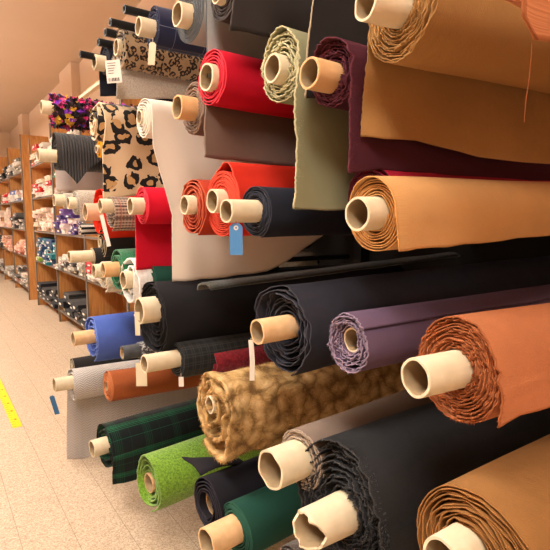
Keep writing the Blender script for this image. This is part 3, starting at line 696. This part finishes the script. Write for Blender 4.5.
# ------------------------------------------------------------------ shelving far down the aisle
XS, XB = 1.55, 2.0
ROWS = [.17, .80, 1.32, 1.88, 2.42]
def shelving(posts, top, label, endpanel=None):
    y0, y1 = posts[0], posts[-1]
    cx, cy = XS, (y0+y1)/2
    root = empty('shelving_unit', Matrix.Translation((cx, cy, 0)), label, 'shelves', 'orange wood shelving at the end of the aisle')
    l = lambda a: (a[0]-cx, a[1]-cy, a[2])
    MB().box(l((XB-.02, y0, .02)), l((XB, y1, top))).build('back_panel', MO, root)
    for y in posts:
        d = MB().box(l((XS+.012, y-.014, 0)), l((XB-.02, y+.014, top))).build('side_panel', MO, root)
        MB().box(l((XS-.006, y-.022, 0)), l((XS+.012, y+.022, top))).build('edge_strip', MG, d)
    for z in ROWS:
        for a, b in zip(posts[:-1], posts[1:]):
            s = MB().box(l((XS+.02, a+.014, z-.012)), l((XB-.02, b-.014, z+.012))).build('shelf', MO, root)
            MB().box(l((XS, a+.022, z-.014)), l((XS+.02, b-.022, z+.014))).build('edge_strip', MG, s)
    if endpanel:
        MB().box(l((XS-.02, endpanel, 0)), l((XB, endpanel+.03, top+.02))).build('end_panel', MO, root)
        MB().box(l((XS-.04, endpanel-.002, 0)), l((XS-.02, endpanel+.03, top+.02))).build('end_edge', MG, root)
    return root
PA = [4.62, 6.10, 7.72, 9.43]; PB = [10.25, 12.1, 13.9, 15.7]
shelving(PA, 2.9, 'orange wood shelving nearest the rack, with grey edges')
shelving(PB, 3.05, 'farther orange wood shelving behind the tall end panel', endpanel=10.12)
tr = MB().box((XS-.02, 4.5, 2.9), (XS+.03, 6.3, 2.935)).build('top_rail', MT)
tag(tr, 'cream rail along the top of the nearest shelving', 'rail')

# folded cloth lying on the shelves : a bolt is a folded stack with rounded folds and a white ticket
def bolt_mesh(w, d, h, seed):
    """folded cloth, fold edge to the aisle (-X), several layers bulging"""
    rnd = random.Random(seed); m = MB(); n = 4
    vs = []; fs = []
    for k in range(n):
        z0 = h*k/n; z1 = h*(k+1)/n
        j = rnd.uniform(0, .02)
        ring = []
        for t in range(7):
            a = -PI/2 + PI*t/6
            ring.append((j+(h/n)*.5*(1-math.cos(a)), (z0+z1)/2 + (z1-z0)/2*math.sin(a)*.97))
        ring += [(d, z1), (d, z0)]
        b = len(vs)
        dy = rnd.uniform(-.012, .012)
        for yy in (-w/2+dy, w/2+dy):
            for x, z in ring: vs.append((x, yy, z))
        c = len(ring)
        for i in range(c): i2 = (i+1) % c; fs.append((b+i, b+i2, b+c+i2, b+c+i))
        fs.append(tuple(b+i for i in range(c))[::-1]); fs.append(tuple(b+c+i for i in range(c)))
    return vs, fs
BM = {}
def bmat(h, pat=0):
    if (h, pat) not in BM:
        t = NT('folded_cloth_'+['plain', 'printed'][pat]); tc = t.n('TexCoord'); ob = tc.outputs['Object']
        c = lin(h)
        if pat:
            vo = t.voro(ob, 28); s2 = t.n('SeparateColor'); t.link(vo.outputs['Color'], s2.inputs[0])
            col = t.ramp(s2.outputs[0], [(0, c), (.5, tuple(x*.6 for x in c[:3])+(1,)), (.72, lin('e8dccc')), (.9, lin('a04848'))], 'CONSTANT')
        else: col = t.ramp(t.noise(ob, 12, 3), [(.3, tuple(x*.85 for x in c[:3])+(1,)), (.7, c)])
        BM[(h, pat)] = t.done(col, .9, .1, .2)
    return BM[(h, pat)]
protos = {}
def bolt(x, y, z, w, h, hexc, pat, label, group, rot=0, ticket=True):
    key = (round(w, 2), round(h, 2), hexc, pat)
    if key not in protos:
        vs, fs = bolt_mesh(w, .36, h, len(protos))
        r0 = mesh('folded_fabric', vs, fs, bmat(hexc, pat), None, smooth=False)
        tk = MB().box((-.006, -w*.22, h*.3), (-.001, w*.08, h*.62)).build('ticket', M['paper'], r0)
        protos[key] = [r0, tk, False]
    r0, tk, used = protos[key]
    if not used: protos[key][2] = True; o = r0; ch = tk
    else:
        o = r0.copy(); COL.objects.link(o)
        if ticket: ch = tk.copy(); COL.objects.link(ch); ch.parent = o
    o.location = (x, y, z); o.rotation_euler = (0, 0, rot)
    tag(o, label, 'folded fabric', group)
    return o
PAL = {
 'dark': ['2a2a2c', '3c3a38', '1e1e22', '4a4644', '35302e'],
 'teal': ['2c6c74', '1f4a6c', '8cae3c', '34507c', '2a7c84', '243c5c'],
 'pastel': ['e4d0b8', 'e0b8a4', 'ead8c4', 'dcc4b0', 'e8c8b8'],
 'pink': ['e0c8c8', 'c87c88', '7c5ca0', 'e8dcd8', '503c7c'],
 'white': ['e6ded2', 'd8ccc0', 'c83030', 'ece6dc', 'ddd0b8'],
 'mixed': ['8c8478', 'c8b8a4', '3c7c5c', '5a5650', 'b8a898', '9c6c5c'],
 'bluewhite': ['3c5c9c', 'd8d0c8', 'c8a498', 'e0d4c8', '6c7ca8'],
 'coral': ['c86c54', 'd89880', 'e4ccb8', 'a8503c', 'e0b498'],
 'grey': ['8c8880', '6c6864', 'b0a898', '4c4844', 'ccc4b8'],
}
NAMES = {'dark': 'black and charcoal', 'teal': 'teal, blue and lime', 'pastel': 'pale peach and cream', 'pink': 'pink, white and violet',
 'white': 'white, cream and red', 'mixed': 'grey, beige and green', 'bluewhite': 'blue and white', 'coral': 'coral and peach', 'grey': 'grey and beige'}
ROWN = ['bottom shelf', 'second shelf up', 'third shelf up', 'fourth shelf up', 'top shelf']
fill = {  # (unit, bay) -> palette per row, bottom first ; None = bare
 ('A', 0): ['mixed', 'white', None, None, None],
 ('A', 1): ['dark', 'grey', 'pink', 'mixed', 'white'],
 ('A', 2): ['dark', 'teal', 'pastel', 'white', 'white'],
 ('B', 0): ['mixed', 'coral', 'grey', 'bluewhite', 'grey'],
 ('B', 1): ['grey', 'coral', 'pastel', 'white', 'dark'],
 ('B', 2): ['grey', 'dark', 'pastel', 'bluewhite', 'dark'],
}
BAYN = {('A', 0): 'bay nearest the rolls', ('A', 1): 'second bay from rolls', ('A', 2): 'third bay from rolls',
 ('B', 0): 'just past tall end panel', ('B', 1): 'second bay past end panel', ('B', 2): 'last bay by far wall'}
rb = random.Random(11)
for (un, bay), rows in fill.items():
    P = PA if un == 'A' else PB
    ya, yb = P[bay]+.06, P[bay+1]-.06
    for ri, pal in enumerate(rows):
        if not pal: continue
        z = ROWS[ri]+.013
        nst = 4 if un == 'A' else 3
        wd = (yb-ya)/nst
        for s in range(nst):
            hh = 0; nl = rb.choice([3, 3, 4]) if pal not in ('teal', 'pastel') else 5
            for l in range(nl):
                h = rb.choice([.05, .07, .09]); w = round(wd-.05-rb.choice([0, .02]), 2)
                if z+hh+h > (ROWS+[2.95])[ri+1]-.03 and ri < 4: break
                label = f'folded {NAMES[pal]} cloth, {ROWN[ri]}, {BAYN[(un, bay)]}'
                bolt(XS-.03+rb.uniform(-.03, .07), ya+wd*(s+.5)+rb.uniform(-.01, .01), z+hh, w, h, rb.choice(PAL[pal]), 1 if rb.random() < .35 and pal != 'dark' else 0,
                     label, f'{NAMES[pal]} cloth, {ROWN[ri]}, {BAYN[(un, bay)]}', rot=rb.uniform(-.07, .07))
                hh += h+.002
# ------------------------------------------------------------------ tags and small things
def sheetbox(name, cx, w, h, t, mat, parent, dz=0):
    return MB().box((cx-w/2, -t, dz-h), (cx+w/2, t, dz)).build(name, mat, parent)
TAGS = [
 {'top': (0.578, 0.9585, 1.5432), 'string': 0.0046, 'w': 0.0297, 'h': 0.0732, 'mat': 'bluepaper', 'label': 'light blue card tag with white eyelet hanging from the midnight navy roll', 'yaw': -0.62, 'eyelet': 1, 'smat': 'redstring'},
 {'top': (0.6, 3.4061, 0.4059), 'string': 0.0333, 'w': 0.0333, 'h': 0.1332, 'mat': 'darkbluepaper', 'label': 'dark blue card tag hanging under the light grey knit tube', 'yaw': -0.62, 'tilt': -0.25},
 {'top': (0.6, 1.8645, 2.1344), 'string': 0.0074, 'w': 0.0552, 'h': 0.0809, 'mat': 'paper', 'label': 'white barcode ticket on the black navy roll end', 'yaw': -0.62, 'barcode': 1, 'square': 1, 'tilt': -0.08},
 {'top': (0.6, 1.4709, 2.0922), 'string': 0.0121, 'w': 0.0212, 'h': 0.0667, 'mat': 'creampaper', 'label': 'cream paper tag below the navy windowpane tube', 'yaw': -0.62, 'tilt': 0.1},
 {'top': (0.62, 1.7225, 1.0159), 'string': 0.0037, 'w': 0.0411, 'h': 0.0896, 'mat': 'creampaper', 'label': 'cream paper tag hanging below the cream tube of the plaid roll', 'yaw': -0.62, 'square': 1},
 {'top': (0.68, 1.5021, 1.0207), 'string': 0.0138, 'w': 0.0172, 'h': 0.0344, 'mat': 'paper', 'label': 'small white tag on the black and grey plaid roll', 'yaw': -0.62, 'square': 1},
 {'top': (0.585, 2.0307, 1.5702), 'string': 0.0081, 'w': 0.0163, 'h': 0.1303, 'mat': 'paper', 'label': 'narrow white paper strip hanging from the brown check tube', 'yaw': -0.62, 'square': 1, 'tilt': -0.2},
 {'top': (0.6, 0.9323, 1.2718), 'string': 0.0047, 'w': 0.0117, 'h': 0.098, 'mat': 'paper', 'label': 'long white paper strip hanging off the taped blue black roll', 'yaw': -0.62, 'square': 1, 'bend': 0.006},
 {'top': (0.615, 1.7332, 1.2045), 'string': 0.0, 'w': 0.0185, 'h': 0.0888, 'mat': 'creampaper', 'label': 'white tape end hanging from the wide matt black roll', 'yaw': -0.62, 'square': 1},
]
for t_ in TAGS:
    m = Matrix.Translation(t_['top']) @ Matrix.Rotation(t_['yaw'], 4, 'Z') @ Matrix.Rotation(t_.get('tilt', 0), 4, 'Y')
    root = empty('price_tag', m, t_['label'], 'tag', 'paper tags tied to the tubes')
    s = t_['string']; w, h = t_['w'], t_['h']
    n = 8; vs = []; fs = []
    p = MB()
    c = w*.28
    z0 = -s
    vs = [(-w/2+c, 0, z0), (w/2-c, 0, z0), (w/2, 0, z0-c), (w/2, 0, z0-h), (-w/2, 0, z0-h), (-w/2, 0, z0-c)]
    if t_.get('square'): vs = [(-w/2, 0, z0), (w/2, 0, z0), (w/2, 0, z0-h), (-w/2, 0, z0-h)]
    if t_.get('bend'):
        k = t_['bend']; vs = [(-w/2, 0, z0), (w/2, 0, z0), (w/2+k*.5, -.004, z0-h*.5), (w/2+k*.3, 0, z0-h), (-w/2+k*.3, 0, z0-h), (-w/2+k*.5, -.004, z0-h*.5)]
    mesh('card', vs, [tuple(range(len(vs)))], M[t_['mat']], root, smooth=False, solid=.001)
    if s > .004: MB().tube((0, 0, 0), (0, 0, z0-.004), .0009, None, 6).build('string', M[t_.get('smat', 'string')], root)
    if t_.get('eyelet'): MB().tube((0, -.0015, z0-.011), (0, .0015, z0-.011), .0055, .0025, 14).build('eyelet', M['paper'], root)
    if t_.get('barcode'):
        b = MB(); x = -w*.38; rq = random.Random(2)
        while x < w*.36:
            q = rq.choice([.0015, .003, .004]); b.box((x, -.0014, z0-h*.93), (x+q, -.0009, z0-h*.78)); x += q+rq.choice([.002, .003])
        b.build('barcode', M['ink'], root)
        g = MB()
        for i in range(5): g.box((-w*.36, -.0014, z0-h*(.12+.11*i)-.002), (w*rq.uniform(.0, .36), -.0009, z0-h*(.12+.11*i)))
        g.build('printed_lines', M['ink'], root)
# tape wrapped round the white taped core, hanging ends
# dark olive felt folded lengthwise, lying along the top of the wide matt black roll
def slab(name, p0, d, rows, n, Ln, mat, root, seed, th=.003):
    """cloth strip: cross-section polyline rows (y,z) swept along local x with small waves"""
    vs = []; uv = []
    for i in range(n+1):
        x = Ln*i/n
        for k, (y, z) in enumerate(rows):
            w = .004*noise.noise(Vector((x*7, k*.8, seed)))
            vs.append((x+(.006*noise.noise(Vector((k*1.3, seed, 2))) if i == 0 else 0), y+w, z+w)); uv.append((k*.03, x))
    m = len(rows); fs = [(i*m+k, i*m+k+1, (i+1)*m+k+1, (i+1)*m+k) for i in range(n) for k in range(m-1)]
    return mesh(name, vs, fs, mat, root, uvs=uv, solid=th)
for r in ROLLS:
    if r['mat'] == 'jersey':
        R = r['R']; vs = []; uv = []
        n = 8; m = 6
        for i in range(n+1):
            for j in range(m+1):
                a = i/n; b = j/m
                phi = math.radians(118)-a*math.radians(40)*0+ (1-a)*0
                y = .045+a*.155*(1-b*.9); z = R*.86 + .004*math.sin(b*5) + a*.004 - a*a*.012
                vs.append((.004+b*.16*(1-a*a*.9)+a*.02, .045+a*.17-b*.03, z+.012*math.sin(b*PI)*(1-a)+.006*math.sin(a*5))); uv.append((a*.1, b*.1+.01))
        fs = [(i*(m+1)+j, i*(m+1)+j+1, (i+1)*(m+1)+j+1, (i+1)*(m+1)+j) for i in range(n) for j in range(m)]
        mesh('fabric_corner', vs, fs, M['jersey'], r['root'], uvs=uv, solid=.003)
fr_ = empty('folded_cloth', frame(STRIP['c'], STRIP['d']), 'olive charcoal felt lying folded along the top of the wide matt black roll', 'folded cloth')
slab('felt_layer', 0, 0, [(.06, -.02), (.05, -.004), (.02, .005), (0, .006), (-.02, .004), (-.03, -.002), (-.033, -.008)], 30, 1.3, M['strip'], fr_, 3, .008)
# loose thread on the copper corner
th_ = empty('loose_thread', Matrix.Translation(THREAD), 'fine copper thread dangling from the hanging copper corner', 'thread')
p = Vector((0, 0, 0))
m_ = MB()
for i in range(8):
    q = Vector((.0012*math.sin(i*.9)-.0012*i*.8, 0, -.0115*(i+1))); m_.tube(p, q, .0005, None, 5); p = q
m_.build('strand', M['copper'], th_)


# ------------------------------------------------------------------ light
def area(name, loc_, rot, sx, sy, power, col, sh='RECTANGLE'):
    l = bpy.data.lights.new(name, 'AREA'); l.shape = sh; l.size = sx; l.size_y = sy; l.energy = power; l.color = col
    o = bpy.data.objects.new(name, l); COL.objects.link(o); o.location = loc_; o.rotation_euler = rot
    return o
MLAMP = NT('lamp_diffuser'); MLAMP.b.inputs['Emission Color'].default_value = (1, .86, .70, 1); MLAMP.b.inputs['Emission Strength'].default_value = 3
ml = MLAMP.done(lin('f0e8dc'), .5)
for i, y in enumerate((-.6, 2.2, 5.0, 7.8, 10.6, 13.4)):
    cl = empty('ceiling_light', Matrix.Translation((-.75, y, HC)), 'hanging panel light over the aisle', 'ceiling light', 'ceiling lights above the aisle')
    MB().box((-.32, -.62, -.41), (.32, .62, -.37)).build('housing', MT, cl)
    MB().box((-.29, -.59, -.416), (.29, .59, -.41)).build('diffuser', ml, cl)
    for sy in (-.5, .5): MB().tube((0, sy, -.37), (0, sy, 0), .006, None, 8).build('hanger', MT, cl)
    area('ceiling_lamp', (-.75, y, HC-.43), (0, 0, 0), .58, 1.18, LP[i], (1, .975, .94))
    area('added_uplight', (-.75, y, 3.62), (PI, 0, 0), .5, 1.1, LP[i]*1.4, (1, .975, .94))  # added upward fill, brightens the upper walls and ceiling
w = bpy.data.worlds.new('world'); C.world = w; w.use_nodes = True
w.node_tree.nodes['Background'].inputs[0].default_value = (1, .93, .86, 1); w.node_tree.nodes['Background'].inputs[1].default_value = .05

# ------------------------------------------------------------------ camera
cam = bpy.data.cameras.new('camera'); co = bpy.data.objects.new('camera', cam); COL.objects.link(co)
cam.sensor_width = 36; cam.lens = 36*485/550; cam.clip_start = .02
ay = math.atan(348/485); pit = math.atan(57/485)
co.location = (0, 0, 1.55); co.rotation_euler = (PI/2-pit, 0, -ay)
C.camera = co
C.view_settings.view_transform = 'Standard'; C.view_settings.look = 'None'; C.view_settings.gamma = 1
C.view_settings.use_curve_mapping = False
C.view_settings.exposure = 0
